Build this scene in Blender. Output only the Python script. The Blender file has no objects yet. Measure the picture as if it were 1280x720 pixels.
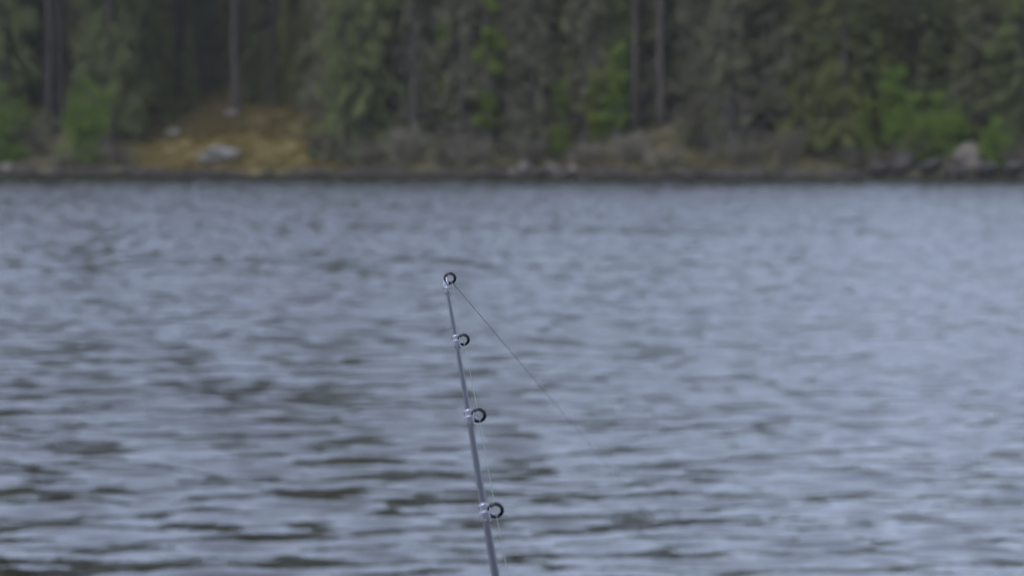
import bpy, math, random
import numpy as np
from mathutils import Vector, Matrix

R = math.radians
scene = bpy.context.scene
col = scene.collection

# ------------------------------------------------------------------ camera, sky, sun, exposure
CAM_Z = 1.00                       # eye height of somebody sitting low in a small boat
PITCH = 2.79
FOC = 3292.0                       # focal length in pixels of a 1280 px wide picture
cam_d = bpy.data.cameras.new('camera')
cam = bpy.data.objects.new('camera', cam_d)
col.objects.link(cam)
cam.location = (0, 0, CAM_Z)
cam.rotation_euler = (R(90 - PITCH), 0, 0)
cam_d.sensor_width = 36
cam_d.lens = 36 * FOC / 1280
cam_d.clip_start = 0.02
cam_d.clip_end = 2000
cam_d.dof.use_dof = True
cam_d.dof.focus_distance = 1.69
cam_d.dof.aperture_fstop = 14.0
scene.camera = cam

SUN_EL, SUN_AZ = 55, 215           # high, soft, from behind the boat
world = bpy.data.worlds.new('World')
scene.world = world
world.use_nodes = True
wn = world.node_tree.nodes; wl = world.node_tree.links
bg = wn['Background']
sky = wn.new('ShaderNodeTexSky')
sky.sky_type = 'NISHITA'
sky.sun_disc = False
sky.sun_elevation = R(SUN_EL)
sky.sun_rotation = R(SUN_AZ)
sky.air_density = 1.0
sky.dust_density = 2.0
sky.ozone_density = 1.5
veil = wn.new('ShaderNodeMix'); veil.data_type = 'RGBA'       # an even veil of thin high cloud
veil.inputs[0].default_value = 0.42
wl.new(sky.outputs[0], veil.inputs[6])
veil.inputs[7].default_value = (6.2, 6.6, 8.8, 1)
wl.new(veil.outputs[2], bg.inputs['Color'])
bg.inputs['Strength'].default_value = 0.12

sun_d = bpy.data.lights.new('sun', 'SUN')
sun_d.energy = 0.5
sun_d.angle = R(25)
sun_d.color = (1.0, 0.96, 0.9)
sun = bpy.data.objects.new('sun', sun_d)
col.objects.link(sun)
_d = Vector((math.sin(R(SUN_AZ)) * math.cos(R(SUN_EL)), math.cos(R(SUN_AZ)) * math.cos(R(SUN_EL)), math.sin(R(SUN_EL))))
sun.rotation_euler = _d.to_track_quat('Z', 'Y').to_euler()

vs = scene.view_settings
vs.view_transform = 'Standard'
vs.look = 'None'
vs.gamma = 1
vs.use_curve_mapping = False
vs.exposure = 1.22
scene.render.engine = 'CYCLES'
scene.cycles.use_denoising = True
scene.cycles.max_bounces = 8
scene.cycles.sample_clamp_indirect = 4

# ------------------------------------------------------------------ helpers
def tag(o, label=None, cat=None, group=None, kind=None):
    if label: o['label'] = label
    if cat: o['category'] = cat
    if group: o['group'] = group
    if kind: o['kind'] = kind
    return o

def link(o, parent=None):
    col.objects.link(o)
    if parent is not None: o.parent = parent
    return o

def empty(name, loc, rz=0.0, s=1.0):
    o = bpy.data.objects.new(name, None)
    o.location = loc; o.rotation_euler = (0, 0, rz); o.scale = (s, s, s)
    o.empty_display_size = .2
    return link(o)

def mesh_np(name, verts, quads=None, tris=None, mat=None, smooth=False):
    """one mesh from numpy arrays"""
    verts = np.asarray(verts, dtype=np.float32).reshape(-1, 3)
    me = bpy.data.meshes.new(name)
    q = np.zeros((0, 4), np.int32) if quads is None else np.asarray(quads, np.int32).reshape(-1, 4)
    t = np.zeros((0, 3), np.int32) if tris is None else np.asarray(tris, np.int32).reshape(-1, 3)
    loops = np.concatenate([q.ravel(), t.ravel()])
    starts = np.concatenate([np.arange(len(q)) * 4, len(q) * 4 + np.arange(len(t)) * 3])
    me.vertices.add(len(verts)); me.vertices.foreach_set('co', verts.ravel())
    me.loops.add(len(loops)); me.loops.foreach_set('vertex_index', loops.astype(np.int32))
    me.polygons.add(len(starts)); me.polygons.foreach_set('loop_start', starts.astype(np.int32))
    me.update(calc_edges=True)
    me.validate()
    if smooth: me.polygons.foreach_set('use_smooth', np.ones(len(me.polygons), bool))
    if mat: me.materials.append(mat)
    return me

def obj(name, me, parent=None):
    return link(bpy.data.objects.new(name, me), parent)

class Geo:
    """collects tubes, lathes and cards of one part"""
    def __init__(s): s.v = []; s.q = []; s.t = []; s.n = 0
    def add(s, v, q=None, t=None):
        v = np.asarray(v, float).reshape(-1, 3)
        if q is not None and len(q): s.q.append(np.asarray(q, int) + s.n)
        if t is not None and len(t): s.t.append(np.asarray(t, int) + s.n)
        s.v.append(v); s.n += len(v)
    def tube(s, pts, rad, k=8, caps=True):
        pts = np.asarray(pts, float); n = len(pts)
        rad = np.broadcast_to(np.asarray(rad, float), (n,))
        tan = np.gradient(pts, axis=0); tan /= np.linalg.norm(tan, axis=1)[:, None] + 1e-12
        ref = np.array([0, 0, 1.0]) if abs(tan[0][2]) < .8 else np.array([1.0, 0, 0])
        u = np.cross(tan, ref); u /= np.linalg.norm(u, axis=1)[:, None]
        w = np.cross(tan, u)
        a = np.arange(k) * 2 * np.pi / k
        ring = pts[:, None, :] + rad[:, None, None] * (np.cos(a)[None, :, None] * u[:, None, :] + np.sin(a)[None, :, None] * w[:, None, :])
        v = ring.reshape(-1, 3)
        i = np.arange(n - 1)[:, None] * k; j = np.arange(k)[None, :]; j2 = (j + 1) % k
        q = np.stack([i + j, i + j2, i + k + j2, i + k + j], -1).reshape(-1, 4)
        t = []
        if caps:
            v = np.concatenate([v, pts[:1], pts[-1:]]); c0 = n * k; c1 = c0 + 1
            for m in range(k):
                t.append((c0, (m + 1) % k, m)); t.append((c1, (n - 1) * k + m, (n - 1) * k + (m + 1) % k))
        s.add(v, q, t)
    def torus(s, c, nrm, R0, r0, k=40, m=14, squash=1.0):
        nrm = np.asarray(nrm, float); nrm = nrm / np.linalg.norm(nrm)
        ref = np.array([0, 0, 1.0]) if abs(nrm[2]) < .8 else np.array([1.0, 0, 0])
        u = np.cross(nrm, ref); u /= np.linalg.norm(u); w = np.cross(nrm, u)
        A = np.arange(k) * 2 * np.pi / k; B = np.arange(m) * 2 * np.pi / m
        rad = np.cos(A)[:, None] * u + np.sin(A)[:, None] * w
        v = np.asarray(c)[None, None] + rad[:, None] * (R0 + r0 * np.cos(B))[None, :, None] + nrm[None, None] * (r0 * squash * np.sin(B))[None, :, None]
        i = np.arange(k)[:, None]; j = np.arange(m)[None, :]
        i2 = (i + 1) % k; j2 = (j + 1) % m
        q = np.stack([i * m + j, i * m + j2, i2 * m + j2, i2 * m + j], -1).reshape(-1, 4)
        s.add(v, q)
    def cards(s, p, d, L, W, rng, tri=False):
        """leaf or needle-spray shaped faces: pointed quads from p along d"""
        p = np.asarray(p); n = len(p)
        d = d / (np.linalg.norm(d, axis=1)[:, None] + 1e-9)
        rnd = rng.normal(size=(n, 3)); side = np.cross(d, rnd); side /= np.linalg.norm(side, axis=1)[:, None] + 1e-9
        L = np.broadcast_to(L, (n,))[:, None]; W = np.broadcast_to(W, (n,))[:, None]
        up = np.cross(side, d)
        m = p + d * L * .45 + up * W * .15
        v = np.stack([p, m + side * W * .5, p + d * L, m - side * W * .5], 1)
        q = np.arange(n)[:, None] * 4 + np.arange(4)[None]
        s.add(v, q)
    def mesh(s, name, mat, smooth=False):
        return mesh_np(name, np.concatenate(s.v), np.concatenate(s.q) if s.q else None, np.concatenate(s.t) if s.t else None, mat, smooth)

# ------------------------------------------------------------------ materials
def newmat(name):
    m = bpy.data.materials.new(name); m.use_nodes = True
    nt = m.node_tree
    for n in list(nt.nodes): nt.nodes.remove(n)
    out = nt.nodes.new('ShaderNodeOutputMaterial')
    return m, nt, out

def ramp(nt, stops):
    r = nt.nodes.new('ShaderNodeValToRGB')
    e = r.color_ramp.elements
    e[0].position, e[0].color = stops[0][0], (*stops[0][1], 1)
    e[1].position, e[1].color = stops[-1][0], (*stops[-1][1], 1)
    for p, c in stops[1:-1]:
        x = e.new(p); x.color = (*c, 1)
    return r

def leaf_mat(name, c1, c2, c3, trans=.3, scale=1.1, zs=.35):
    """foliage whose hue varies from clump to clump and from leaf to leaf"""
    m, nt, out = newmat(name); N = nt.nodes.new; Lk = nt.links.new
    tc = N('ShaderNodeTexCoord'); no = N('ShaderNodeTexNoise'); no.inputs['Scale'].default_value = scale; no.inputs['Detail'].default_value = 3
    mp = N('ShaderNodeMapping'); mp.inputs['Scale'].default_value = (1, 1, zs)
    Lk(tc.outputs['Object'], mp.inputs[0]); Lk(mp.outputs[0], no.inputs['Vector'])
    geo = N('ShaderNodeNewGeometry'); oi = N('ShaderNodeObjectInfo')
    a = N('ShaderNodeMath'); a.operation = 'MULTIPLY_ADD'; a.inputs[1].default_value = .35
    Lk(geo.outputs['Random Per Island'], a.inputs[0]); Lk(no.outputs['Fac'], a.inputs[2])
    b = N('ShaderNodeMath'); b.operation = 'MULTIPLY_ADD'; b.inputs[1].default_value = .25
    Lk(oi.outputs['Random'], b.inputs[0]); Lk(a.outputs[0], b.inputs[2])
    r = ramp(nt, [(.5, c1), (.78, c2), (1.0, c3)])
    Lk(b.outputs[0], r.inputs[0])
    di = N('ShaderNodeBsdfDiffuse'); tr = N('ShaderNodeBsdfTranslucent'); mx = N('ShaderNodeMixShader'); mx.inputs[0].default_value = trans
    Lk(r.outputs[0], di.inputs[0]); Lk(r.outputs[0], tr.inputs[0]); Lk(di.outputs[0], mx.inputs[1]); Lk(tr.outputs[0], mx.inputs[2])
    Lk(mx.outputs[0], out.inputs[0])
    return m

def rough_mat(name, stops, scale=3.0, bump=.5, rough=.9, detail=6, stretch=(1, 1, 1), bdist=.03):
    m, nt, out = newmat(name); N = nt.nodes.new; Lk = nt.links.new
    tc = N('ShaderNodeTexCoord'); mp = N('ShaderNodeMapping'); mp.inputs['Scale'].default_value = stretch
    Lk(tc.outputs['Object'], mp.inputs[0])
    no = N('ShaderNodeTexNoise'); no.inputs['Scale'].default_value = scale; no.inputs['Detail'].default_value = detail
    Lk(mp.outputs[0], no.inputs['Vector'])
    r = ramp(nt, stops); Lk(no.outputs['Fac'], r.inputs[0])
    p = N('ShaderNodeBsdfPrincipled'); p.inputs['Roughness'].default_value = rough
    Lk(r.outputs[0], p.inputs['Base Color'])
    if bump:
        b = N('ShaderNodeBump'); b.inputs['Strength'].default_value = bump; b.inputs['Distance'].default_value = bdist
        Lk(no.outputs['Fac'], b.inputs['Height']); Lk(b.outputs[0], p.inputs['Normal'])
    Lk(p.outputs[0], out.inputs[0])
    return m

def gloss_mat(name, c, metal=0.0, rough=.25, coat=0.0, spec=.5):
    m, nt, out = newmat(name)
    p = nt.nodes.new('ShaderNodeBsdfPrincipled')
    no = nt.nodes.new('ShaderNodeTexNoise'); no.inputs['Scale'].default_value = 900; no.inputs['Detail'].default_value = 2
    tc = nt.nodes.new('ShaderNodeTexCoord'); nt.links.new(tc.outputs['Object'], no.inputs['Vector'])
    mr = nt.nodes.new('ShaderNodeMapRange'); mr.inputs['To Min'].default_value = rough * .75; mr.inputs['To Max'].default_value = rough * 1.25
    nt.links.new(no.outputs['Fac'], mr.inputs['Value']); nt.links.new(mr.outputs[0], p.inputs['Roughness'])
    p.inputs['Base Color'].default_value = (*c, 1); p.inputs['Metallic'].default_value = metal
    p.inputs['Specular IOR Level'].default_value = spec
    p.inputs['Coat Weight'].default_value = coat; p.inputs['Coat Roughness'].default_value = .08
    nt.links.new(p.outputs[0], out.inputs[0])
    return m

M = {}
M['spruce_olive'] = leaf_mat('spruce_olive', (.076, .092, .044), (.108, .132, .055), (.138, .166, .064))
M['spruce_dark'] = leaf_mat('spruce_dark', (.058, .07, .044), (.085, .10, .057), (.108, .122, .064))
M['spruce_grey'] = leaf_mat('spruce_grey', (.088, .092, .06), (.12, .122, .078), (.15, .15, .092))
M['spruce_moss'] = leaf_mat('spruce_moss', (.075, .09, .034), (.12, .137, .046), (.165, .182, .058))
M['leaf_bright'] = leaf_mat('leaf_bright', (.08, .115, .03), (.115, .18, .036), (.155, .235, .048), .4, 2.0)
M['leaf_yellow'] = leaf_mat('leaf_yellow', (.07, .11, .022), (.12, .165, .03), (.17, .21, .045), .4, 2.0)
M['twig'] = leaf_mat('dry_twig', (.058, .052, .042), (.098, .09, .07), (.14, .13, .10), .05)
M['twig_pale'] = leaf_mat('pale_dry_twig', (.11, .10, .075), (.17, .158, .12), (.23, .21, .165), .05)
M['bark_grey'] = rough_mat('bark_grey', [(.3, (.04, .036, .034)), (.6, (.075, .066, .06)), (.8, (.11, .10, .09))], 9, .8, .95, stretch=(1, 1, .25))
M['bark_dark'] = rough_mat('bark_dark', [(.3, (.03, .026, .026)), (.6, (.065, .056, .054)), (.8, (.10, .09, .085))], 9, .8, .95, stretch=(1, 1, .25))
M['rock'] = rough_mat('grey_rock', [(.25, (.045, .043, .04)), (.5, (.115, .11, .10)), (.75, (.18, .17, .155))], 2.2, .7, .9)
M['rock_pink'] = rough_mat('pink_rock', [(.25, (.055, .048, .04)), (.5, (.115, .10, .085)), (.75, (.17, .15, .13))], 2.2, .7, .9)
M['rock_dark'] = rough_mat('dark_wet_rock', [(.25, (.014, .013, .012)), (.5, (.03, .027, .024)), (.75, (.055, .05, .043))], 2.5, .8, 1.0)

# ------------------------------------------------------------------ terrain and water
rng = np.random.default_rng(7)
_ph = rng.uniform(0, 6.28, 40); _k = rng.uniform(.25, 2.4, 40); _a = rng.uniform(0, 6.28, 40)
def bumps(x, y, lo=.25, hi=2.4):
    z = 0
    for i in range(40):
        kk = lo + (hi - lo) * (_k[i] - .25) / 2.15
        z = z + np.sin(kk * (np.cos(_a[i]) * x + np.sin(_a[i]) * y) + _ph[i]) / (1 + kk)
    return z / 6.0

K = 2.0                            # metres per unit of the bank's survey below
def shore(x):
    return 80.3 - .6 * np.clip(x, -24, 24) + .35 * np.sin(.55 * x + 1) + .25 * np.sin(1.3 * x) + .12 * np.sin(3.1 * x + 2)

def ground_h(x, y):
    s = y - shore(x)
    c = np.clip(s / .3, 0, 1); c = c * c * (3 - 2 * c)
    up = (.13 + .10 * bumps(x * 2.2, x * 0 + 3, .4, 4)) * c + .245 * np.clip(s, 0, None) - .13 * np.clip(s - 14, 0, None) - .085 * np.clip(s - 30, 0, None)
    up = up + bumps(x, y) * .28 * np.clip(s / 2, 0, 1) + bumps(x * 3 + 9, y * 3) * .1 * np.clip(s, 0, 1)
    return np.where(s > 0, up, np.maximum(s * .4, -2.5)) - .02

def at(px, s):
    """point of the bank at picture column px, s units behind the waterline"""
    y = 80.0
    for _ in range(5):
        x = (px - 640) / FOC * y
        y = float(shore(x)) + s
    return Vector((x, y, float(ground_h(x, y)))) * K

# the bank: one sheet, fine where it shows, running back over the ridge
xs = np.concatenate([np.linspace(-260, -32, 30)[:-1], np.linspace(-32, 32, 260), np.linspace(32, 260, 30)[1:]])
ss = np.concatenate([np.linspace(-3, -.2, 8)[:-1], np.linspace(-.2, 2, 40)[:-1], np.linspace(2, 12, 70)[:-1], np.linspace(12, 70, 90), np.linspace(70, 300, 20)[1:]])
X, S = np.meshgrid(xs, ss)
Y = shore(X) + S
Z = ground_h(X, Y)
nr, nc = X.shape
idx = np.arange(nr * nc).reshape(nr, nc)
Q = np.stack([idx[:-1, :-1], idx[:-1, 1:], idx[1:, 1:], idx[1:, :-1]], -1).reshape(-1, 4)
m, nt, out = newmat('forest_floor'); N = nt.nodes.new; Lk = nt.links.new
geo = N('ShaderNodeNewGeometry')
n1 = N('ShaderNodeTexNoise'); n1.inputs['Scale'].default_value = 1.1; n1.inputs['Detail'].default_value = 5
n2 = N('ShaderNodeTexNoise'); n2.inputs['Scale'].default_value = 6; n2.inputs['Detail'].default_value = 5
Lk(geo.outputs['Position'], n1.inputs['Vector']); Lk(geo.outputs['Position'], n2.inputs['Vector'])
litter = ramp(nt, [(.3, (.045, .042, .024)), (.55, (.085, .078, .042)), (.75, (.105, .11, .045))])
moss = ramp(nt, [(.3, (.06, .052, .028)), (.42, (.115, .095, .032)), (.5, (.165, .125, .036)), (.56, (.11, .105, .034)), (.64, (.14, .10, .04)), (.72, (.10, .11, .036))])
Lk(n1.outputs['Fac'], litter.inputs[0]); Lk(n1.outputs['Fac'], moss.inputs[0])
at_ = N('ShaderNodeAttribute'); at_.attribute_name = 'clearing'
mx = N('ShaderNodeMix'); mx.data_type = 'RGBA'
ad = N('ShaderNodeMath'); ad.operation = 'MULTIPLY_ADD'; ad.inputs[1].default_value = 2.2; ad.use_clamp = True
sb = N('ShaderNodeMath'); sb.operation = 'SUBTRACT'; sb.inputs[1].default_value = .5
Lk(n2.outputs['Fac'], sb.inputs[0]); Lk(sb.outputs[0], ad.inputs[0]); Lk(at_.outputs['Fac'], ad.inputs[2])
Lk(ad.outputs[0], mx.inputs[0]); Lk(litter.outputs[0], mx.inputs[6]); Lk(moss.outputs[0], mx.inputs[7])
pb = N('ShaderNodeBsdfPrincipled'); pb.inputs['Roughness'].default_value = .95
at2 = N('ShaderNodeAttribute'); at2.attribute_name = 'peat'
mx2 = N('ShaderNodeMix'); mx2.data_type = 'RGBA'; mx2.inputs[7].default_value = (.022, .018, .016, 1)
Lk(at2.outputs['Fac'], mx2.inputs[0]); Lk(mx.outputs[2], mx2.inputs[6])
Lk(mx2.outputs[2], pb.inputs['Base Color'])
bp = N('ShaderNodeBump'); bp.inputs['Strength'].default_value = .9; bp.inputs['Distance'].default_value = .12
Lk(n2.outputs['Fac'], bp.inputs['Height']); Lk(bp.outputs[0], pb.inputs['Normal']); Lk(pb.outputs[0], out.inputs[0])
M['floor'] = m
me = mesh_np('shore_bank', np.stack([X, Y, Z], -1) * K, Q, None, M['floor'], True)
pxv = 640 + X / Y * FOC
def clearing(px, s):
    c = np.exp(-((px - 290) / 140.0) ** 4) * np.clip((14 - s) / 7, 0, 1)
    c = np.maximum(c, .75 * np.exp(-((px - 800) / 90.0) ** 4) * np.clip((4.0 - s) / 1.5, 0, 1))
    c = np.maximum(c, .6 * np.exp(-((px - 885) / 45.0) ** 4) * np.clip((3.0 - s) / 1.5, 0, 1))
    return c * np.clip(s / .3, 0, 1)
attr = me.attributes.new('clearing', 'FLOAT', 'POINT')
attr.data.foreach_set('value', clearing(pxv, S).astype(np.float32).ravel())
attr = me.attributes.new('peat', 'FLOAT', 'POINT')       # bare wet peat of the cut bank
attr.data.foreach_set('value', np.clip(1.75 - S / .4 + 1.2 * bumps(X * 5, Y * 2) + 1.6 * bumps(X * 1.7 + 4, Y), 0, 1).astype(np.float32).ravel())
tag(obj('shore_bank', me), 'sloping wooded bank of ochre moss and needle litter across the lake', 'bank', kind='structure')

# the lake bed keeps the sheet of water above something
me = mesh_np('lake_bed', [(-530, -160, -5.1), (530, -160, -5.1), (530, 320, -5.1), (-530, 320, -5.1)], [(0, 1, 2, 3)], None, M['floor'])
tag(obj('lake_bed', me), 'dark bottom of the lake under the water', 'lake bed', kind='structure')

# water: real waves, a fine fan of rows over the reach between boat and bank, coarse outside
wr = np.random.default_rng(21)
rows = [4.0]
while rows[-1] < 202: rows.append(rows[-1] + (.02 + .0009 * rows[-1]))
rows = np.array(rows)
u = np.linspace(-1, 1, 470)
XX = u[None, :] * (1.4 + .232 * rows[:, None])
YY = np.repeat(rows[:, None], len(u), 1)
hgt = np.zeros_like(XX); gx = np.zeros_like(XX)
patch = np.zeros_like(XX)
for i in range(14):                                  # gusts: long patches of rougher and smoother water
    k = wr.uniform(.12, .7); a = wr.normal(1.5, .5)
    patch += np.sin(k * (np.cos(a) * XX * .8 + np.sin(a) * YY) + wr.uniform(0, 6.28))
patch = np.clip(1 + .05 * patch, .7, 1.3) 
far = np.clip((YY - 7.2) / 4.5, 0, 1)
lee = np.clip(.45 + XX / (2.2 + .16 * YY), 0, 1)
reach = np.clip((YY - 18) / 50, 0, 1)
a_short = patch * (.46 + .56 * far + .22 * lee * (1 - far) + .1 * lee + 1.0 * reach)                 # fine chop grows out on the open reach
a_long = patch * (.78 + .06 * far - .55 * lee + 1.0 * reach)
NW = 96
v_full, v_kept = 0.0, 0.0
dyy = (.02 + .0009 * rows)[:, None]
for i in range(NW):
    lam = math.exp(wr.uniform(math.log(.085), math.log(.68)))
    k = 2 * math.pi / lam
    a = wr.normal(R(94), R(19)) if i % 8 else wr.uniform(0, 2 * math.pi)
    full = .021 * wr.uniform(.5, 1.3)
    slope = full * np.clip(lam / (2.2 * dyy) - 1, 0, 1)
    v_full += full ** 2; v_kept = v_kept + slope ** 2
    amp = slope / k
    if lam < .25: a_ = a_short
    elif lam > .4: a_ = a_long
    else: a_ = .5 * (a_short + a_long)
    ph = k * (math.cos(a) * XX + math.sin(a) * YY) + wr.uniform(0, 6.28)
    s_ = np.sin(ph)
    hgt += amp * (s_ - .18 * np.cos(2 * ph)) * a_
edge = np.clip((1 - np.abs(u)) / .06, 0, 1)[None, :] * np.clip((rows - 4) / 1.0, 0, 1)[:, None]
calm = 1 - .3 * np.clip(1 - (K * shore(XX / K) - YY) / 1.5, 0, 1)
hgt *= edge * calm * np.minimum(np.sqrt(v_full / v_kept), 2.2)      # waves too short for the far rows hand their slope to the longer ones
# coarse margin all round, part of the same sheet
V = np.stack([XX, YY, hgt], -1)
nr, nc = XX.shape
idx = np.arange(nr * nc).reshape(nr, nc)
Q = [np.stack([idx[:-1, :-1], idx[:-1, 1:], idx[1:, 1:], idx[1:, :-1]], -1).reshape(-1, 4)]
W = V.reshape(-1, 3)
base = len(W)
fl = np.stack([np.full(nr, -530.0), rows, np.zeros(nr)], -1); fr = fl.copy(); fr[:, 0] = 530
nb = np.stack([XX[0], np.full(nc, -155.0), np.zeros(nc)], -1); nbl = np.array([[-530, -155, 0], [530, -155, 0]])
W = np.concatenate([W, fl, fr, nb, nbl])
iL = base + np.arange(nr); iR = base + nr + np.arange(nr); iB = base + 2 * nr + np.arange(nc); cL = base + 2 * nr + nc; cR = cL + 1
Q.append(np.stack([iL[:-1], idx[:-1, 0], idx[1:, 0], iL[1:]], -1)); Q.append(np.stack([idx[:-1, -1], iR[:-1], iR[1:], idx[1:, -1]], -1))
Q.append(np.stack([iB[:-1], iB[1:], idx[0, 1:], idx[0, :-1]], -1))
Q.append(np.array([[cL, iB[0], idx[0, 0], iL[0]], [iB[-1], cR, iR[0], idx[0, -1]]]))
m, nt, out = newmat('lake_water'); N = nt.nodes.new; Lk = nt.links.new
pb = N('ShaderNodeBsdfPrincipled')
pb.inputs['Base Color'].default_value = (.017, .017, .010, 1)
pb.inputs['Roughness'].default_value = .05
pb.inputs['IOR'].default_value = 1.333
geo = N('ShaderNodeNewGeometry'); mp = N('ShaderNodeMapping'); mp.inputs['Scale'].default_value = (.7, 1, 1)
n1 = N('ShaderNodeTexNoise'); n1.inputs['Scale'].default_value = 9; n1.inputs['Detail'].default_value = 3
wa = N('ShaderNodeAttribute'); wa.attribute_name = 'ripple'; Lk(wa.outputs['Fac'], pb.inputs['Roughness'])
Lk(geo.outputs['Position'], mp.inputs[0]); Lk(mp.outputs[0], n1.inputs['Vector'])
bp = N('ShaderNodeBump'); bp.inputs['Strength'].default_value = .6; bp.inputs['Distance'].default_value = .012
Lk(n1.outputs['Fac'], bp.inputs['Height']); Lk(bp.outputs[0], pb.inputs['Normal']); Lk(pb.outputs[0], out.inputs[0])
M['water'] = m
me = mesh_np('lake_water', W, np.concatenate(Q), None, M['water'], True)
ruf = .07 + .09 * far + .04 * lee
ruf = np.concatenate([(ruf + .05 * (patch - 1)).ravel(), np.full(len(W) - ruf.size, .3)])
attr = me.attributes.new('ripple', 'FLOAT', 'POINT')     # cat's-paws: ripples finer than the mesh
attr.data.foreach_set('value', ruf.astype(np.float32))
tag(obj('lake_water', me), 'wind rippled grey blue lake water in front of the bank', 'water', kind='structure')

# ------------------------------------------------------------------ tree kinds (meshes, shared between copies)
def trunk_path(r, H, lean=.25, n=14):
    z = np.linspace(-.3, H, n)
    ox = np.cumsum(r.normal(0, lean / n, n)); oy = np.cumsum(r.normal(0, lean / n, n))
    return np.stack([ox - ox[1], oy - oy[1], z], -1)

def spruce(seed, H, Rb, crown0, leaf, bark, rt=.13, dense=1.0, droop=.6, dead=True):
    H *= .68; Rb *= .74
    r = np.random.default_rng(seed)
    g = Geo(); path = trunk_path(r, H, .3)
    rad = rt * (1 - .93 * np.clip(path[:, 2] / H, 0, 1)); rad[0] *= 1.5; rad[1] *= 1.15
    g.tube(path, rad, 9)
    P, D, L, Wd = [], [], [], []
    TP, TD, TL = [], [], []
    z = .35
    while z < H - .15:
        f = z / H
        cx, cy = np.interp(z, path[:, 2], path[:, 0]), np.interp(z, path[:, 2], path[:, 1])
        rr = Rb * (1 - f) ** .75 + .12
        nb_ = r.integers(4, 8)
        for b in range(nb_):
            az = r.uniform(0, 6.283); ln = rr * r.uniform(.55, 1.15)
            dr = droop * r.uniform(.5, 1.5)
            h = np.array([math.cos(az), math.sin(az), 0])
            live = z > crown0 or r.random() < .22
            t = np.linspace(.0, 1, 5)
            pts = np.array([cx, cy, z]) + h[None] * (ln * t)[:, None]
            pts[:, 2] += -dr * ln * t ** 1.3 + .18 * ln * t ** 3
            g.tube(pts, np.linspace(.018, .004, 5) * (1 + ln * .3), 3, False)
            n = max(2, int(ln / .062 * dense))
            if live:
                tt = r.uniform(.15, 1, n * 3) ** .8
                p = np.array([cx, cy, z]) + h[None] * (ln * tt)[:, None]
                p[:, 2] += -dr * ln * tt ** 1.3 + .18 * ln * tt ** 3
                p += r.normal(0, .08, p.shape)
                d = h[None] * .7 + r.normal(0, .55, p.shape) + np.array([0, 0, -.95])
                P.append(p); D.append(d); L.append(r.uniform(.13, .30, len(p))); Wd.append(r.uniform(.04, .08, len(p)))
            else:
                tt = r.uniform(.2, 1, n * 2)
                p = np.array([cx, cy, z]) + h[None] * (ln * tt)[:, None]
                p[:, 2] += -dr * ln * tt ** 1.3 + .18 * ln * tt ** 3
                TP.append(p); TD.append(h[None] * .6 + r.normal(0, .5, p.shape) + np.array([0, 0, -.3])); TL.append(r.uniform(.15, .4, len(p)))
        z += r.uniform(.15, .26) * (1 + .35 * f)
    c = Geo(); c.cards(np.concatenate(P), np.concatenate(D), np.concatenate(L), np.concatenate(Wd), r)
    out = [('trunk', g.mesh('spruce_trunk', bark)), ('crown', c.mesh('spruce_crown', leaf))]
    if TP:
        w = Geo(); w.cards(np.concatenate(TP), np.concatenate(TD), np.concatenate(TL), .028, r)
        out.append(('dead_branches', w.mesh('spruce_dead_branches', M['twig'])))
    return out

def pine(seed, H, leaf, bark, crown0=5.6, rt=.12):
    H *= .7
    """tall bare trunk with broken stubs, needle clumps high up"""
    r = np.random.default_rng(seed)
    g = Geo(); path = trunk_path(r, H, .35)
    rad = rt * (1 - .75 * np.clip(path[:, 2] / H, 0, 1)); rad[0] *= 1.7; rad[1] *= 1.25
    g.tube(path, rad, 10)
    P, D, L = [], [], []
    def cxy(z): return np.array([np.interp(z, path[:, 2], path[:, 0]), np.interp(z, path[:, 2], path[:, 1]), z])
    for i in range(26):                                      # dead stubs and thin twigs low down
        z = r.uniform(1.0, crown0); az = r.uniform(0, 6.283); ln = r.uniform(.2, .9)
        e = np.array([math.cos(az) * ln, math.sin(az) * ln, r.uniform(-.25, .1) * ln])
        t = np.linspace(0, 1, 4)[:, None]
        g.tube(cxy(z) + e * t + np.array([0, 0, -.12]) * t ** 2 * ln, np.linspace(.014, .004, 4), 3, False)
    for i in range(44):
        z = crown0 + (H - crown0) * (i / 44) ** .9; az = r.uniform(0, 6.283); ln = r.uniform(.9, 2.3) * (1.05 - .75 * i / 44)
        e = np.array([math.cos(az) * ln, math.sin(az) * ln, r.uniform(-.1, .45) * ln])
        t = np.linspace(0, 1, 5)[:, None]
        pts = cxy(z) + e * t
        g.tube(pts, np.linspace(.03, .008, 5), 4, False)
        for k in range(r.integers(4, 7)):
            cc = pts[0] + e * r.uniform(.4, 1.05) + r.normal(0, .2, 3)
            n = 50; dv = r.normal(size=(n, 3)); dv /= np.linalg.norm(dv, axis=1)[:, None]
            P.append(cc + dv * r.uniform(.02, .28, (n, 1)) * np.array([1, 1, .6])); D.append(dv + np.array([0, 0, .4])); L.append(r.uniform(.1, .22, n))
    c = Geo(); c.cards(np.concatenate(P), np.concatenate(D), np.concatenate(L), .05, r)
    return [('trunk', g.mesh('pine_trunk', bark)), ('crown', c.mesh('pine_crown', leaf))]

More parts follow.
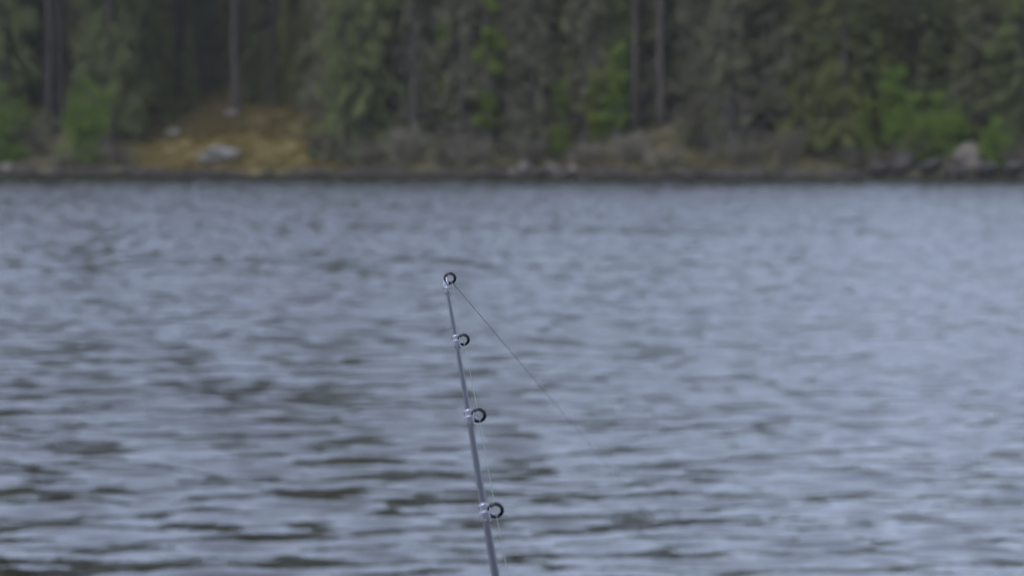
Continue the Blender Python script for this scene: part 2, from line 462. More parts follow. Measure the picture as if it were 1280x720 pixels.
def leafy(seed, H, Wd, leaf, bark, stems=6, n=4400, cone=.6, low=.1, ls=.085):
    """young broadleaf tree or bush: several stems, leaf clumps with gaps"""
    r = np.random.default_rng(seed)
    g = Geo(); P, D = [], []
    cl = []
    for i in range(stems):
        az = r.uniform(0, 6.283); sp = Wd * .5 * r.uniform(.2, .9); hh = H * r.uniform(.6, 1.0)
        if i == 0: sp *= .15; hh = H
        t = np.linspace(0, 1, 7)
        pts = np.stack([math.cos(az) * sp * t ** 1.4, math.sin(az) * sp * t ** 1.4, -.15 + (hh + .15) * t], -1)
        pts[1:, :2] += r.normal(0, .03, (6, 2))
        g.tube(pts, np.linspace(.03, .006, 7) * (.6 + H * .2), 5, False)
        for k in range(9):
            f = r.uniform(low, 1.0)
            b = np.array([np.interp(f, t, pts[:, j]) for j in range(3)])
            reach = Wd * .5 * (1 - cone * f) * r.uniform(.2, 1.0)
            a2 = r.uniform(0, 6.283)
            e = b + np.array([math.cos(a2) * reach, math.sin(a2) * reach, r.uniform(-.05, .35) * reach])
            g.tube(np.stack([b, (b + e) / 2 + np.array([0, 0, .06]), e]), [.012, .008, .004], 3, False)
            cl.append((e, r.uniform(.14, .34) * (.5 + .25 * Wd))); cl.append(((b + e) / 2, r.uniform(.1, .22)))
    wts = np.array([c[1] ** 2 for c in cl]); cnt = (wts / wts.sum() * n).astype(int) + 3
    for (e, rd), k in zip(cl, cnt):
        dv = r.normal(size=(k, 3)); dv /= np.linalg.norm(dv, axis=1)[:, None]
        P.append(e + dv * rd * r.uniform(.3, 1.1, (k, 1)) * np.array([1, 1, .75])); D.append(dv * .6 + r.normal(0, .5, (k, 3)) + np.array([0, 0, -.35]))
    P = np.concatenate(P); keep = P[:, 2] > .03
    c = Geo(); c.cards(P[keep], np.concatenate(D)[keep], r.uniform(.7, 1.3, keep.sum()) * ls, ls * .75, r)
    return [('stem', g.mesh('bush_stems', bark)), ('foliage', c.mesh('bush_foliage', leaf))]

def twiggy(seed, H, Wd, mat, n=900):
    """leafless scrub: a fan of stems with thin side twigs"""
    r = np.random.default_rng(seed)
    g = Geo(); P, D, L = [], [], []
    for i in range(34):
        az = r.uniform(0, 6.283); sp = Wd * .5 * r.uniform(.1, 1.0); hh = H * r.uniform(.45, 1.0)
        t = np.linspace(0, 1, 5)
        p0 = r.normal(0, .12, 2) * Wd * .6
        pts = np.stack([p0[0] + math.cos(az) * sp * t ** 1.3, p0[1] + math.sin(az) * sp * t ** 1.3, -.1 + (hh + .1) * t - .12 * sp * t ** 3], -1)
        g.tube(pts, np.linspace(.012, .003, 5), 3, False)
        k = n // 34
        f = r.uniform(.15, 1, k)
        p = np.stack([np.interp(f, t, pts[:, j]) for j in range(3)], -1)
        P.append(p); D.append(np.array([math.cos(az), math.sin(az), 0]) * .5 + r.normal(0, .6, (k, 3)) + np.array([0, 0, .6])); L.append(r.uniform(.12, .38, k))
    w = Geo(); w.cards(np.concatenate(P), np.concatenate(D), np.concatenate(L), .022, r)
    return [('stem', g.mesh('scrub_stems', mat)), ('twigs', w.mesh('scrub_twigs', mat))]

def place(name, parts, loc, rz, s, label, cat, group=None):
    o = empty(name, loc, rz, s * K)
    for pn, me_ in parts:
        c_ = obj(pn, me_, o)
        if pn in ('crown', 'foliage', 'twigs', 'dead_branches'): c_['kind'] = 'stuff'     # needles, leaves, twigs too small to pick apart
    return tag(o, label, cat, group)

KIND = {
    'moss': [spruce(14, 14, 1.5, .6, M['spruce_moss'], M['bark_grey'], .10), spruce(15, 12, 1.2, .8, M['spruce_moss'], M['bark_grey'], .09)],
    'slim': [spruce(16, 15, 1.25, .6, M['spruce_grey'], M['bark_dark'], .10), spruce(17, 14, 1.1, 1.0, M['spruce_olive'], M['bark_dark'], .09)],
    'olive': [spruce(1, 15.5, 2.1, .5, M['spruce_olive'], M['bark_grey']), spruce(2, 16.5, 1.8, .9, M['spruce_olive'], M['bark_grey'], .15)],
    'dark': [spruce(3, 17, 2.0, .8, M['spruce_dark'], M['bark_dark'], .15), spruce(4, 15, 1.7, 1.2, M['spruce_dark'], M['bark_dark'])],
    'grey': [spruce(5, 15, 1.9, 1.4, M['spruce_grey'], M['bark_grey'], .14, .85), spruce(6, 16, 1.6, 2.2, M['spruce_grey'], M['bark_grey'], .14, .85)],
    'bare': [spruce(8, 16, 1.3, 5.2, M['spruce_dark'], M['bark_dark'], .16, .7), spruce(9, 15, 1.1, 4.2, M['spruce_olive'], M['bark_grey'], .13, .6)],
    'pine': [pine(11, 16, M['spruce_olive'], M['bark_grey']), pine(12, 17, M['spruce_dark'], M['bark_dark'], 5.9, .115)],
    'bright': [leafy(21, 2.5, 2.3, M['leaf_bright'], M['bark_grey']), leafy(22, 2.2, 2.1, M['leaf_bright'], M['bark_grey'], 7), leafy(23, 3.2, .95, M['leaf_bright'], M['bark_grey'], 4, 3600, .5, .2)],
    'yellow': [leafy(31, 5.5, 1.0, M['leaf_yellow'], M['bark_grey'], 3, 4200, .5, .3), leafy(32, 2.6, .7, M['leaf_yellow'], M['bark_grey'], 3, 1800, .4, .2)],
    'twig': [twiggy(41, 1.3, 1.7, M['twig']), twiggy(42, 1.0, 1.9, M['twig'])],
    'pale': [twiggy(43, 1.3, 1.2, M['twig_pale'], 1300), twiggy(44, .7, 1.6, M['twig_pale'], 1100)],
}

def taller(o, px):
    """the stand is stretched taller on the left to darken its reflection, lower towards the right"""
    o.scale.z *= float(np.interp(px, [180, 480, 760, 1200], [1.8, 1.45, 1.15, .75])); return o

G_EDGE = 'trees along the edge of the forest'
# column in the picture, metres behind the waterline, kind, variant, size, name, label
TREES = [
    (6, 2.6, 'olive', 0, .95, 'spruce_tree', 'olive spruce at the left edge rising behind a bright green bush'),
    (40, 5.5, 'dark', 1, 1.0, 'spruce_tree', 'dark spruce between the left-edge bush and the twin dark trunks'),
    (62, 4.2, 'pine', 1, .95, 'pine_tree', 'bare dark trunk, outer one of the twin trunks left of the conical green bush'),
    (76, 5.0, 'pine', 1, 1.0, 'pine_tree', 'bare dark trunk, inner one of the twin trunks left of the conical green bush'),
    (104, 7.5, 'dark', 0, 1.1, 'spruce_tree', 'dark spruce filling the gap behind the conical green bush'),
    (140, 3.4, 'olive', 1, 1.0, 'spruce_tree', 'light olive spruce standing directly behind the conical green bush'),
    (180, 7.5, 'olive', 0, .8, 'spruce_tree', 'olive spruce at the upper left corner of the ochre clearing'),
    (203, 10.5, 'bare', 0, 1.0, 'spruce_tree', 'thin dark trunk behind the left side of the ochre clearing'),
    (226, 11.5, 'dark', 0, .85, 'spruce_tree', 'blue-green spruce at the back of the clearing left of the lone grey trunk'),
    (295, 9.2, 'pine', 0, 1.0, 'pine_tree', 'lone bare grey pine trunk with pale foot at the top of the clearing'),
    (345, 13.5, 'bare', 0, 1.0, 'spruce_tree', 'dark thin trunk behind the clearing right of the lone grey trunk'),
    (414, 7.0, 'grey', 1, .8, 'spruce_tree', 'dim grey-green spruce with pale stem on the right side of the clearing'),
    (452, 2.2, 'olive', 0, .95, 'spruce_tree', 'broad olive-grey spruce with skirts to the water right of the clearing'),
    (478, 6.5, 'bare', 0, 1.05, 'spruce_tree', 'brownish dark trunk in the gap right of the broad olive-grey spruce'),
    (502, 3.8, 'bare', 1, .8, 'spruce_tree', 'thin grey trunk rising behind the tall pale scrub'),
    (536, 7.5, 'pine', 1, .9, 'pine_tree', 'dark trunk in the deepest gap left of the yellow-green sapling'),
    (578, 2.4, 'grey', 0, .9, 'spruce_tree', 'grey twiggy spruce above the rod tip, left of the tall yellow-green sapling'),
    (632, 3.6, 'bare', 1, 1.0, 'spruce_tree', 'slim grey trunk just right of the tall yellow-green sapling'),
    (662, 2.4, 'grey', 1, 1.0, 'spruce_tree', 'grey lichen-hung spruce above the small pale shore stone'),
    (702, 4.4, 'olive', 1, .9, 'spruce_tree', 'mossy green spruce behind the low yellow-green sapling'),
    (735, 5.6, 'dark', 1, 1.0, 'spruce_tree', 'dark spruce left of the bright green young birch in the trees'),
    (793, 4.6, 'pine', 0, .9, 'pine_tree', 'straight grey trunk right of the bright green young birch'),
    (826, 5.2, 'pine', 0, 1.05, 'pine_tree', 'stouter grey trunk behind the pale grassy bank'),
    (852, 6.5, 'dark', 0, 1.0, 'spruce_tree', 'dark spruce behind the right end of the pale grassy bank'),
    (884, 3.2, 'grey', 1, .95, 'spruce_tree', 'grey spruce behind the yellow-green mossy patch by the water'),
    (918, 4.2, 'olive', 1, 1.0, 'spruce_tree', 'olive green spruce left of the brownish trunk and dark gap'),
    (952, 3.4, 'pine', 0, .95, 'pine_tree', 'brownish grey trunk beside a narrow dark gap on the right'),
    (985, 3.0, 'grey', 0, .95, 'spruce_tree', 'grey-green spruce just right of the brownish trunk'),
    (1022, 4.0, 'dark', 0, .95, 'spruce_tree', 'dark green spruce right of the grey-green spruce beside the brownish trunk'),
    (1052, 2.6, 'olive', 0, .9, 'spruce_tree', 'olive spruce with low skirts left of the dark shore boulders'),
    (1088, 4.6, 'grey', 1, 1.0, 'spruce_tree', 'grey spruce just left of the narrow bright green birch'),
    (1150, 4.8, 'dark', 1, 1.0, 'spruce_tree', 'dark spruce behind the spreading green bush on the right'),
    (1190, 5.8, 'olive', 1, .95, 'spruce_tree', 'olive spruce behind the pinkish boulder'),
    (1228, 3.6, 'grey', 1, .9, 'spruce_tree', 'pale grey spruce above the green bush beside the pinkish boulder'),
    (1268, 4.0, 'dark', 0, .95, 'spruce_tree', 'dark spruce at the right edge of the picture'),
]
for i, (px, s, k, v, sc, nm, lab) in enumerate(TREES):
    p = at(px, s)
    taller(place(nm, KIND[k][v], p, (i * 2.399) % 6.283, sc, lab, 'tree', G_EDGE), px)

ZONES = [(55, 'behind the bush at the left edge'), (150, 'behind the conical green bush'), (250, 'behind the left half of the ochre clearing'), (400, 'behind the right half of the ochre clearing'),
         (490, 'behind the broad olive-grey spruce'), (560, 'behind the tall pale scrub'), (640, 'behind the tall yellow-green sapling'), (730, 'behind the low yellow-green sapling'),
         (800, 'behind the bright green young birch'), (870, 'behind the pale grassy bank'), (960, 'behind the brownish grey trunk'), (1060, 'left of the dark shore boulders'),
         (1130, 'behind the narrow bright green birch'), (1220, 'behind the pinkish boulder'), (9999, 'behind the right edge of the bank')]
def zone(px): return next(z for lim, z in ZONES if px < lim)
# trees beyond the frame on both sides and deep in the wood
tr = random.Random(5)
def deep(n, lo, hi, xlo, xhi, kinds, label, group, narrow=False):
    pts = []
    tries = 0
    while len(pts) < n and tries < 5000:
        tries += 1
        px = tr.uniform(xlo, xhi); s = tr.uniform(lo, hi)
        if narrow and any(abs(px - b) < 26 for b in (14, 108, 563, 607, 768, 1112, 1150, 1184, 1246)) and s < 4.5: continue
        if narrow and any(abs(px - b) < 15 for b in (62, 76, 478, 502, 536, 632, 793, 826, 952)) and s < 6: continue
        p = at(px, s)
        if (140 if narrow else 150) < px < (420 if narrow else 410) and s < 15: continue
        if all((p - q).length > (.9 if narrow else 1.5) * K for q in pts):
            pts.append(p)
            k = tr.choice(kinds)
            o = place('spruce_tree' if k != 'pine' else 'pine_tree', tr.choice(KIND[k]), p, tr.uniform(0, 6.28), tr.uniform(.85, 1.15), label.replace('@', zone(px)).replace('#', {'dark': 'dark spruce', 'bare': 'tall spruce', 'grey': 'grey spruce', 'olive': 'olive spruce', 'pine': 'pine', 'moss': 'mossy spruce', 'slim': 'grey-green spruce'}[k]), 'tree', group); taller(o, px)
            if narrow: o.scale.x *= .8; o.scale.y *= .8
deep(66, 7, 22, -60, 1340, ['dark', 'dark', 'bare', 'grey', 'olive', 'pine'], 'dim # deep in the forest @', 'trees in the depth of the forest')
deep(46, 1.6, 7, -40, 1320, ['olive', 'moss', 'dark', 'grey', 'slim', 'olive', 'slim', 'grey'], 'narrow # at the wood edge @', 'narrow trees along the edge of the wood', True)
YOUNG = [(165, 6.5, .34), (188, 8.5, .45), (212, 9.5, .38), (238, 8.6, .30), (258, 11.5, .5), (278, 13.0, .42), (318, 11.0, .40), (336, 9.6, .30), (358, 10.5, .46), (378, 9.0, .36)]
YW = ['lowest, beside the conical green bush', 'behind the small pale boulder, left side', 'left of the small pale boulder top', 'small, between pale boulder and lone trunk', 'tallest left of the lone grey trunk', 'far back, just left of the lone grey trunk',
      'just right of the lone grey trunk', 'smallest right of the lone grey trunk', 'tallest right of the lone grey trunk', 'before the dim grey-green spruce']
for i, ((px, s, sc), w) in enumerate(zip(YOUNG, YW)):
    place('young_spruce', KIND[('olive', 'dark', 'moss')[i % 3]][i % 2], at(px, s), i * 1.3, sc, 'young spruce at the clearing, ' + w, 'tree', 'young spruces around the clearing')
deep(9, 2.2, 6.5, 440, 1280, ['bare'], 'thin bare-stemmed # at the wood edge @', 'thin trunks along the edge of the wood', True)
deep(14, 15, 24, 150, 420, ['dark', 'olive', 'dark', 'grey'], 'dim # standing @', 'trees at the back of the clearing')
deep(84, 18, 46, -80, 1360, ['dark', 'dark', 'olive'], '# far up the slope @', 'trees far up the wooded slope')
deep(11, 1.5, 12, -420, -40, ['dark', 'olive', 'grey'], 'spruce on the bank beyond the left edge of the picture', 'trees beyond the left edge')
deep(11, 1.5, 12, 1320, 1700, ['dark', 'olive', 'grey'], 'spruce on the bank beyond the right edge of the picture', 'trees beyond the right edge')

G_B = 'leafy bushes and saplings on the bank'
BUSH = [
    (14, .9, 'bright', 1, 1.15, 'leafy_bush', 'bright green bush at the left edge overhanging the water', 'bush'),
    (108, .8, 'bright', 0, 1.12, 'leafy_bush', 'conical bright green bush on the left bank before the dark trunks', 'bush'),
    (607, 1.6, 'yellow', 0, 1.0, 'birch_sapling', 'tall thin yellow-green sapling above and right of the rod tip', 'sapling'),
    (563, 2.4, 'yellow', 0, 1.1, 'birch_sapling', 'yellow-green leafy sapling top between the dark gap and the tall sapling', 'sapling'),
    (700, 1.2, 'yellow', 1, .95, 'birch_sapling', 'low yellow-green sapling near the small pale shore stone', 'sapling'),
    (746, 2.4, 'yellow', 1, .9, 'birch_sapling', 'small yellow-green sapling just left below the bright young birch', 'sapling'),
    (770, 2.6, 'bright', 2, 1.0, 'young_birch', 'bright green young birch glowing among trunks right of the middle', 'tree'),
    (1112, 1.5, 'bright', 2, .85, 'young_birch', 'narrow bright green birch above the dark boulders on the right', 'tree'),
    (1150, 1.2, 'bright', 1, .8, 'leafy_bush', 'spreading green bush between the narrow birch and the pinkish boulder', 'bush'),
    (1085, 1.0, 'yellow', 1, .7, 'birch_sapling', 'small dull green sapling just left of the narrow bright birch', 'sapling'),
    (1134, .9, 'yellow', 1, .6, 'birch_sapling', 'low dull green sapling right below the narrow bright birch', 'sapling'),
    (1184, 1.6, 'bright', 1, .8, 'leafy_bush', 'green bush directly behind the pinkish boulder', 'bush'),
    (1246, .9, 'bright', 1, .6, 'leafy_bush', 'small vivid green bush right of the pinkish boulder', 'bush'),
]
for i, (px, s, k, v, sc, nm, lab, cat) in enumerate(BUSH):
    place(nm, KIND[k][v], at(px, s), i * 1.7, sc, lab, cat, G_B)

G_S = 'leafless scrub along the waterline'
SCRUB = [
    (42, 1.2, 'twig', 0, 1.1, 'grey leafless scrub between the left-edge bush and the conical bush'),
    (78, .5, 'twig', 1, .6, 'low reddish grey scrub at the water left of the conical bush'),
    (150, .7, 'twig', 1, .8, 'low grey scrub at the water between conical bush and clearing'),
    (395, 1.4, 'twig', 0, .8, 'dim grey scrub at the right edge of the ochre clearing'),
    (462, .8, 'twig', 1, .9, 'grey scrub at the foot of the broad olive-grey spruce'),
    (505, 1.0, 'pale', 0, 1.0, 'tall pale dry scrub standing at the foot of the thin grey trunk'),
    (552, .8, 'twig', 0, .75, 'brown-grey scrub between tall pale scrub and grey twiggy spruce'),
    (590, .8, 'twig', 1, .95, 'grey scrub at the water under the grey twiggy spruce'),
    (665, .8, 'twig', 0, .8, 'grey scrub just behind the small pale shore stone'),
    (735, .9, 'pale', 1, 1.0, 'pale dry scrub at the left end of the grassy bank'),
    (785, 1.1, 'pale', 1, 1.1, 'broad pale dry scrub in the middle of the grassy bank'),
    (835, .9, 'pale', 1, .9, 'pale dry scrub at the right end of the grassy bank'),
    (928, .8, 'twig', 1, 1.0, 'grey scrub at the water below the brownish trunk'),
    (985, .9, 'twig', 0, .8, 'grey scrub at the water below the grey-green spruce on the right'),
    (1075, .8, 'twig', 1, .7, 'low grey scrub just left of the dark shore boulders'),
    (1140, 1.2, 'twig', 1, .9, 'grey scrub on top of the dark shore boulders'),
    (1196, .35, 'twig', 1, .55, 'low grey scrub at the water under the pinkish boulder'),
    (1104, .4, 'twig', 1, .6, 'low grey scrub on the leftmost dark shore boulder'),
    (1262, .9, 'twig', 1, .8, 'grey scrub at the right edge of the picture by the water'),
]
for i, (px, s, k, v, sc, lab) in enumerate(SCRUB):
    place('leafless_scrub', KIND[k][v], at(px, s), i * 2.1, sc, lab, 'shrub', G_S)

# ------------------------------------------------------------------ boulders and shore rocks
def rock_mesh(seed, sx, sy, sz, mat, rough=.22):
    r = np.random.default_rng(seed)
    n, k = 16, 22
    th = np.linspace(0, np.pi, n)[:, None]; ph = np.arange(k)[None] * 2 * np.pi / k
    d = np.stack([np.sin(th) * np.cos(ph), np.sin(th) * np.sin(ph), np.cos(th) + 0 * ph], -1)
    f = np.ones(d.shape[:2])
    for i in range(9):                                   # flat broken faces
        nv = r.normal(size=3); nv /= np.linalg.norm(nv)
        c = r.uniform(.55, .9); dt = d @ nv
        f = np.where(dt > 0, np.minimum(f, c / np.maximum(dt, 1e-3)), f)
    for i in range(5):
        q = r.normal(size=3) * 2.5; f = f + rough * .14 * np.sin(d @ q + r.uniform(0, 6))
    v = d * f[..., None] * np.array([sx, sy, sz])
    idx = np.arange(n * k).reshape(n, k)
    Q = np.stack([idx[:-1], idx[1:], np.roll(idx, -1, 1)[1:], np.roll(idx, -1, 1)[:-1]], -1).reshape(-1, 4)
    return mesh_np('rock', v, Q, None, mat, False)

ROCKS = [   # column, metres behind waterline, half sizes, material, label
    (278, 1.5, (1.0, .6, .34), 'rock', 'large pale grey boulder low in the ochre clearing'),
    (216, 5.0, (.34, .3, .24), 'rock', 'small pale grey boulder higher up left in the clearing'),
    (290, 8.3, (.30, .3, .22), 'rock', 'pale stone at the foot of the lone grey pine trunk'),
    (1210, .9, (.55, .5, .46), 'rock_pink', 'pale pinkish boulder among green bushes on the right bank'),
    (640, .15, (.17, .15, .16), 'rock_pink', 'small pale stone at the waterline just right of the middle'),
    (655, .5, (.26, .2, .18), 'rock', 'grey stone beside the small pale waterline stone'),
    (690, .25, (.3, .22, .16), 'rock', 'flat grey stone at the water below the low yellow-green sapling'),
    (718, .3, (.22, .2, .15), 'rock_pink', 'tan stone at the water left of the pale grassy bank'),
    (10, .2, (.3, .25, .2), 'rock_pink', 'tan stone at the water in the left corner of the bank'),
    (70, .1, (.4, .3, .16), 'rock_dark', 'dark wet rock at the water left of the conical bush'),
    (1100, .3, (.4, .35, .26), 'rock_dark', 'leftmost of the dark boulders at the water on the right'),
    (1130, .4, (.5, .45, .36), 'rock_dark', 'tallest of the dark boulders at the water on the right'),
    (1165, .3, (.42, .35, .28), 'rock_dark', 'dark boulder left of the pinkish boulder at the water'),
    (1196, .15, (.45, .35, .26), 'rock_dark', 'low dark boulder under the pinkish boulder'),
    (1232, .3, (.5, .4, .24), 'rock_dark', 'dark ledge rock right of the pinkish boulder'),
    (1268, .3, (.5, .4, .25), 'rock_dark', 'dark ledge rock at the right edge by the water'),
]
for i, (px, s, sz, mt, lab) in enumerate(ROCKS):
    p = at(px, s); o = obj('boulder' if max(sz) > .4 else 'stone', rock_mesh(100 + i, *[v * K for v in sz], M[mt]))
    o.location = (p.x, p.y, p.z + sz[2] * .35 * K); o.rotation_euler = (0, 0, i * .3)
    tag(o, lab, 'rock')
lowrock = [rock_mesh(200 + i, .36 * K, .28 * K, .17 * K, M['rock_dark'], .3) for i in range(5)]
x = -120
while x < 1400:
    if not 1085 < x < 1280:
        p = at(x, tr.uniform(-.1, .25)); o = obj('shore_rock', tr.choice(lowrock))
        o.location = (p.x, p.y, .03 + tr.uniform(0, .06)); sc = tr.uniform(.6, 1.35) * (1.2 if x > 640 else .8)
        o.scale = (sc, sc, sc); o.rotation_euler = (tr.uniform(-.2, .2), tr.uniform(-.2, .2), tr.uniform(0, 6))
        tag(o, 'low dark rock at the waterline ' + zone(x).replace('behind', 'below'), 'rock', 'low dark rocks along the waterline')
    x += tr.uniform(14, 34)

# ------------------------------------------------------------------ ground cover
def cover(name, n, pxr, sr, L, Wd, mat, label, seed, mask=None, lean=.5):
    r = np.random.default_rng(seed)
    px = r.uniform(*pxr, n); s = r.uniform(0, 1, n) ** 1.3 * (sr[1] - sr[0]) + sr[0]
    y = np.full(n, 80.0)
    for _ in range(5):
        x = (px - 640) / FOC * y; y = shore(x) + s
    clump = bumps(x * 4, y * 4, .5, 5)
    keep = clump > r.uniform(-.7, .5, n)
    if mask is not None: keep &= mask(px, s) > r.uniform(.1, .7, n)
    x, y = x[keep], y[keep]
    p = np.stack([x, y, ground_h(x, y) - .03], -1) * K
    d = r.normal(0, lean, p.shape); d[:, 2] = 1
    g = Geo(); g.cards(p, d, r.uniform(.6, 1.3, len(p)) * L * 1.3, Wd * 1.3, r)
    o = obj(name, g.mesh(name, mat))
    return tag(o, label, 'ground cover', kind='stuff')
M['grass_ochre'] = leaf_mat('grass_ochre', (.075, .045, .02), (.19, .115, .026), (.10, .115, .028), .25, .5, 1.0)
M['grass_green'] = leaf_mat('grass_green', (.065, .07, .025), (.115, .125, .032), (.16, .165, .04), .25, 1.3)
M['grass_straw'] = leaf_mat('grass_straw', (.09, .08, .05), (.145, .13, .08), (.20, .18, .115), .2, 1.3)
M['under'] = leaf_mat('undergrowth', (.045, .04, .024), (.08, .07, .034), (.125, .10, .04), .2, 1.0)
M['brush'] = leaf_mat('shore_brush', (.018, .016, .012), (.04, .035, .022), (.085, .078, .036), .1, 1.6, 1.0)
M['moss_y'] = leaf_mat('yellow_moss', (.09, .095, .03), (.145, .15, .036), (.19, .195, .045), .25, 1.3)
M['heath'] = leaf_mat('heath', (.035, .025, .02), (.07, .043, .03), (.11, .06, .034), .1, 1.3)
cover('ochre_grass', 42000, (140, 440), (.4, 13), .22, .03, M['grass_ochre'], 'ochre dry grass and moss covering the clearing', 61, clearing)
cover('green_moss_tufts', 26000, (-60, 1340), (.4, 3.5), .16, .04, M['grass_green'], 'yellow-green mossy tufts along the edge of the bank', 62)
cover('straw_grass', 22000, (690, 960), (.3, 3.6), .26, .025, M['grass_straw'], 'pale straw coloured grass on the bank right of the middle', 63)
cover('undergrowth', 16000, (130, 450), (4, 17), .42, .05, M['under'], 'dim olive brown undergrowth on the slope above the ochre clearing', 65)
cover('shore_brush', 11000, (-120, 1400), (-.05, .9), .17, .035, M['brush'], 'dark tangled heath and roots hanging over the waterline', 66)
cover('yellow_moss', 9000, (845, 935), (.4, 2.6), .15, .04, M['moss_y'], 'yellow-green moss patch by the water below the grey spruce', 67)
cover('heath', 30000, (-120, 1400), (.5, 12), .24, .035, M['heath'], 'low reddish brown heath under the trees', 64)

# ------------------------------------------------------------------ added haze volume that lifts the dark tones of the forest
HAZE = .00014
if HAZE > 0:
    x0, x1, y0, y1, z0, z1 = -560, 560, -170, 1000, -6.2, 90
    v = [(x, y, z) for z in (z0, z1) for y in (y0, y1) for x in (x0, x1)]
    me = mesh_np('haze', v, [(0, 2, 3, 1), (4, 5, 7, 6), (0, 1, 5, 4), (2, 6, 7, 3), (0, 4, 6, 2), (1, 3, 7, 5)])
    m, nt, out = newmat('haze_lift')
    pv = nt.nodes.new('ShaderNodeVolumePrincipled'); pv.inputs['Density'].default_value = HAZE; pv.inputs['Color'].default_value = (.95, .95, .93, 1)
    nt.links.new(pv.outputs[0], out.inputs['Volume'])
    me.materials.append(m)
    tag(obj('haze', me), 'thin added haze over the lake lifting the dark forest tones', 'haze', kind='stuff')

# ------------------------------------------------------------------ the fishing rod
CP, SP = math.cos(R(PITCH)), math.sin(R(PITCH))
def seen(px, py, d):
    """world point at picture position (px, py), d metres in front of the lens"""
    a, b = (px - 640) / FOC * d, (360 - py) / FOC * d
    return np.array([a, d * CP + b * SP, CAM_Z - d * SP + b * CP])

M['blank'] = gloss_mat('graphite_blank', (.017, .020, .025), .0, .32, .0, .22)
M['steel'] = gloss_mat('polished_steel', (.24, .25, .28), 1.0, .24)
M['dark_steel'] = gloss_mat('dark_steel', (.035, .036, .04), .8, .28)
M['ceramic'] = gloss_mat('black_ceramic', (.008, .009, .011), 0, .18)
M['wrap'] = gloss_mat('grey_thread_wrap', (.02, .024, .032), .0, .3, .3)
M['cork'] = rough_mat('cork', [(.3, (.25, .15, .08)), (.6, (.42, .28, .16)), (.8, (.5, .36, .22))], 120, .4, .8, bdist=.001)
M['line'] = gloss_mat('pale_line', (.15, .19, .17), 0, .6, 0, .05)

tip = seen(557, 352, 1.70); g2 = seen(570, 424, 1.62); g3 = seen(585.5, 516, 1.53); g4 = seen(604.5, 634, 1.43); fb = seen(621, 728, 1.362)
ctrl = [tip, g2, g3, g4, fb]
dr = (fb - g4) / np.linalg.norm(fb - g4)
for q in range(1, 9): ctrl.append(fb + dr * .115 * q + np.array([0, 0, -.0012 * q * q]))
ctrl = np.array(ctrl)
seg = np.concatenate([[0], np.cumsum(np.linalg.norm(np.diff(ctrl, axis=0), axis=1))])
def rod_at(s_): return np.array([np.interp(s_, seg, ctrl[:, j]) for j in range(3)])
def rod_ax(s_):
    a = rod_at(max(s_ - .03, 0)) - rod_at(s_ + .03); return a / np.linalg.norm(a)          # towards the tip
def rod_r(s_): return np.interp(s_, [0, seg[1], seg[2], seg[3], seg[4], seg[-1]], [.00105, .00135, .00172, .00202, .00218, .0048])
# smooth the small corners of the measured axis
tt = np.linspace(0, seg[-1], 140)
ax_pts = np.array([rod_at(t) for t in tt])
for _ in range(10): ax_pts[1:-1] = .25 * ax_pts[:-2] + .5 * ax_pts[1:-1] + .25 * ax_pts[2:]

butt = ax_pts[-1]
rod = empty('fishing_rod', butt)
tag(rod, 'slim grey fishing rod with small ring guides held out over the lake', 'fishing rod')
def rod_part(name, g, mat, parent=rod, smooth=True):
    me_ = g.mesh(name, mat, smooth)
    me_.transform(Matrix.Translation(-Vector(butt)))
    return obj(name, me_, parent)
g = Geo(); g.tube(ax_pts, [rod_r(t) for t in tt], 20); rod_part('blank', g, M['blank'])

right = np.array([1.0, 0, 0])
def offset_dir(a):
    d = right - a * (right @ a); return d / np.linalg.norm(d)
def arc(p0, p1, bulge, n=9):
    t = np.linspace(0, 1, n)[:, None]
    return p0 * (1 - t) + p1 * t + bulge * (4 * t * (1 - t))
rings = []
def swell(a0, a1, r0, k=1.0, n=11):
    """points and radii of a rounded sleeve on the blank between two lengths"""
    t = np.linspace(a0, a1, n); f = np.sin(np.linspace(.0, np.pi, n)) ** .5
    return np.array([rod_at(v) for v in t]), np.array([rod_r(v) + r0 * w * k for v, w in zip(t, f)])

def guide(s_, off, R0, r0, foot):
    c = rod_at(s_); a = rod_ax(s_); d = offset_dir(a)
    view = np.array([0, CAM_Z * 0 - 1.0, .06])
    nrm = a * .75 - view * .35; nrm /= np.linalg.norm(nrm)                # the ring leans towards the tip
    rc = c + d * off + a * .001
    gd = empty('ring_guide', (0, 0, 0)); gd.parent = rod
    g = Geo(); g.torus(rc, nrm, R0 + r0 * .35, r0 * .78, 48, 14, 1.15); rod_part('ring_frame', g, M['dark_steel'], gd)
    g = Geo(); g.torus(rc, nrm, R0 - r0 * .25, r0 * .62, 48, 14, 1.7); rod_part('ceramic_insert', g, M['ceramic'], gd)
    g = Geo()                                                             # two wire legs down to the foot
    up = np.cross(a, d)
    base = c + d * rod_r(s_) - a * foot * .25
    for sg in (-1, 1):
        g.tube(arc(base + up * sg * .0006, rc - d * R0 * .75 + up * sg * R0 * .7, d * .0002), np.linspace(.00055, .0004, 9), 8)
    g.tube(np.array([c + d * (rod_r(s_) + .0003) - a * foot * .75, c + d * (rod_r(s_) + .0005), base]), [.0005, .0007, .0006], 8)
    rod_part('guide_foot', g, M['steel'], gd)
    pts, rr = swell(s_ - foot * .35, s_ + foot * .85, .00075); g = Geo(); g.tube(pts, rr, 20); w = rod_part('thread_wrap', g, M['wrap'], gd)
    pts, rr = swell(s_ + foot * .12, s_ + foot * .36, .00105); g = Geo(); g.tube(pts, rr, 20); rod_part('steel_band', g, M['steel'], gd)
    pts, rr = swell(s_ - foot * .42, s_ - foot * .22, .0009); g = Geo(); g.tube(pts, rr, 20); rod_part('steel_band', g, M['steel'], gd)
    rings.append((rc, nrm, R0, r0, c))

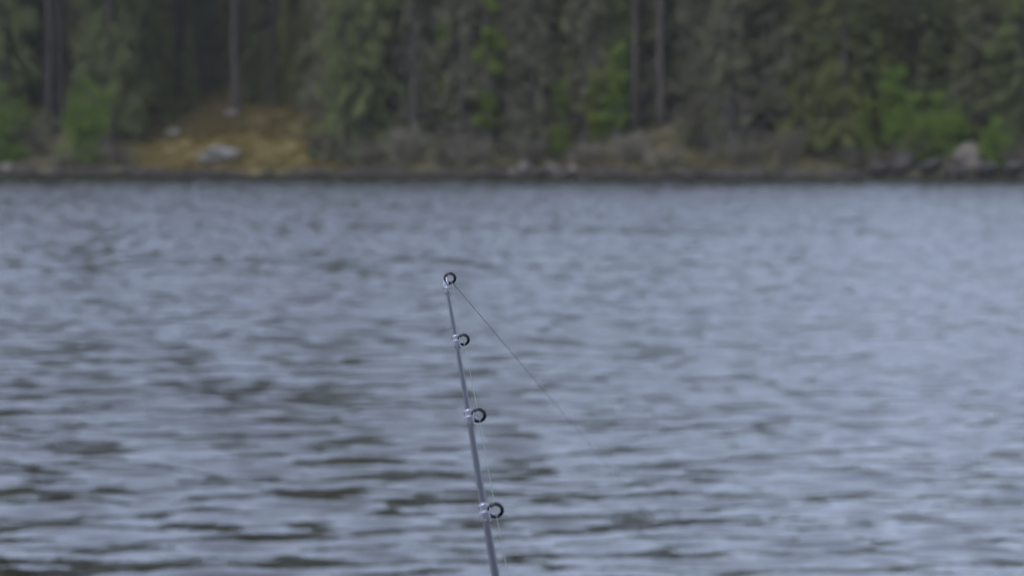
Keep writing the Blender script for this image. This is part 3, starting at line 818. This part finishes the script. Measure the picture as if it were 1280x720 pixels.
# tip top: tube over the end of the blank with its ring to one side
a = rod_ax(0); d = offset_dir(a)
tp = empty('tip_top', (0, 0, 0)); tp.parent = rod
pts, rr = swell(-.0, .012, .0009); pts[0] = rod_at(0) + a * .003; pts[1] = rod_at(0) + a * .002
g = Geo(); g.tube(pts, rr, 20); rod_part('tip_tube', g, M['steel'], tp)
pts, rr = swell(.0125, .02, .0006); g = Geo(); g.tube(pts, rr, 20); rod_part('thread_wrap', g, M['wrap'], tp)
rc = seen(562.6, 347.6, 1.698)
nrm = a * .75 + np.array([0, 1.0, -.06]) * -.35 * -1; nrm = a * .6 + np.array([0, 1.0, 0]) * .5; nrm /= np.linalg.norm(nrm)
g = Geo(); g.torus(rc, nrm, .00335, .00085, 48, 14, 1.15); rod_part('ring_frame', g, M['dark_steel'], tp)
g = Geo(); g.torus(rc - nrm * .0002, nrm, .0028, .00062, 48, 14, 1.7); rod_part('ceramic_insert', g, M['ceramic'], tp)
g = Geo()
for sg in (-1, 1):
    g.tube(arc(rod_at(.006) + d * .0012, rc + np.array([-.0022, 0, sg * .0026]), d * -.0006), np.linspace(.0006, .00045, 9), 8)
g.tube(np.array([rod_at(0) + a * .002, rc + np.array([-.0034, 0, .0008])]), [.0011, .0006], 8)
rod_part('tip_arms', g, M['steel'], tp)
tipring = (rc, nrm, .0031, .0009)

guide(seg[1] + .002, .0045, .0030, .00095, .013)
guide(seg[2] + .0045, .0056, .0035, .00105, .014)
guide(seg[3] + .005, .0060, .0036, .00105, .015)
guide(seg[4] + .20, .0085, .0052, .0012, .018)
# grip end, nearer than the picture reaches
g = Geo(); s0 = seg[-1] - .34
t = np.linspace(s0, seg[-1] - .17, 14); g.tube(np.array([rod_at(v) for v in t]), np.interp(np.linspace(0, 1, 14), [0, .1, .5, .9, 1], [.006, .011, .0125, .0115, .009]), 20); rod_part('cork_grip', g, M['cork'])
g = Geo(); t = np.linspace(seg[-1] - .17, seg[-1] - .02, 8); g.tube(np.array([rod_at(v) for v in t]), [.009, .0095, .009, .009, .009, .009, .0095, .009], 20); rod_part('reel_seat', g, M['dark_steel'])
g = Geo(); t = np.linspace(seg[-1] - .02, seg[-1] + .0, 6); g.tube(np.array([rod_at(v) for v in t]), [.009, .012, .0135, .013, .0125, .008], 20); rod_part('butt_cap', g, M['dark_steel'])

# the line: out of the lake, through the tip ring, back through every guide
def sole(r_):
    rc, n_, R0, r0 = r_[:4]
    dn = np.array([0, 0, -1.0]); dn = dn - n_ * (dn @ n_); dn /= np.linalg.norm(dn)
    return rc + (dn + np.array([.22, 0, 0])) * (R0 - r0 * 1.0) * .96
water_pt = seen(884, 730, 6.2)
k = (water_pt[2] - CAM_Z); sc = (CAM_Z + .05) / (CAM_Z - water_pt[2]); water_pt = np.array([0, 0, CAM_Z]) + (water_pt - np.array([0, 0, CAM_Z])) * sc
t0 = sole(tipring) + np.array([.0006, 0, -.0002])
pts = [water_pt + (t0 - water_pt) * f for f in np.linspace(0, 1, 24)]
for r_ in rings: pts.append(sole(r_))
end = rod_at(seg[-1] - .12) + offset_dir(rod_ax(1.0)) * .02
pts.append(end)
fine = [pts[0]]
for p, q in zip(pts[:-1], pts[1:]):
    for f in np.linspace(0, 1, 5)[1:]: fine.append(p + (q - p) * f)
fine = np.array(fine)
g = Geo(); g.tube(fine, .00021, 8)
o = obj('fishing_line', g.mesh('fishing_line', M['line'], True))
tag(o, 'thin pale fishing line through the rod guides and out to the water', 'fishing line')
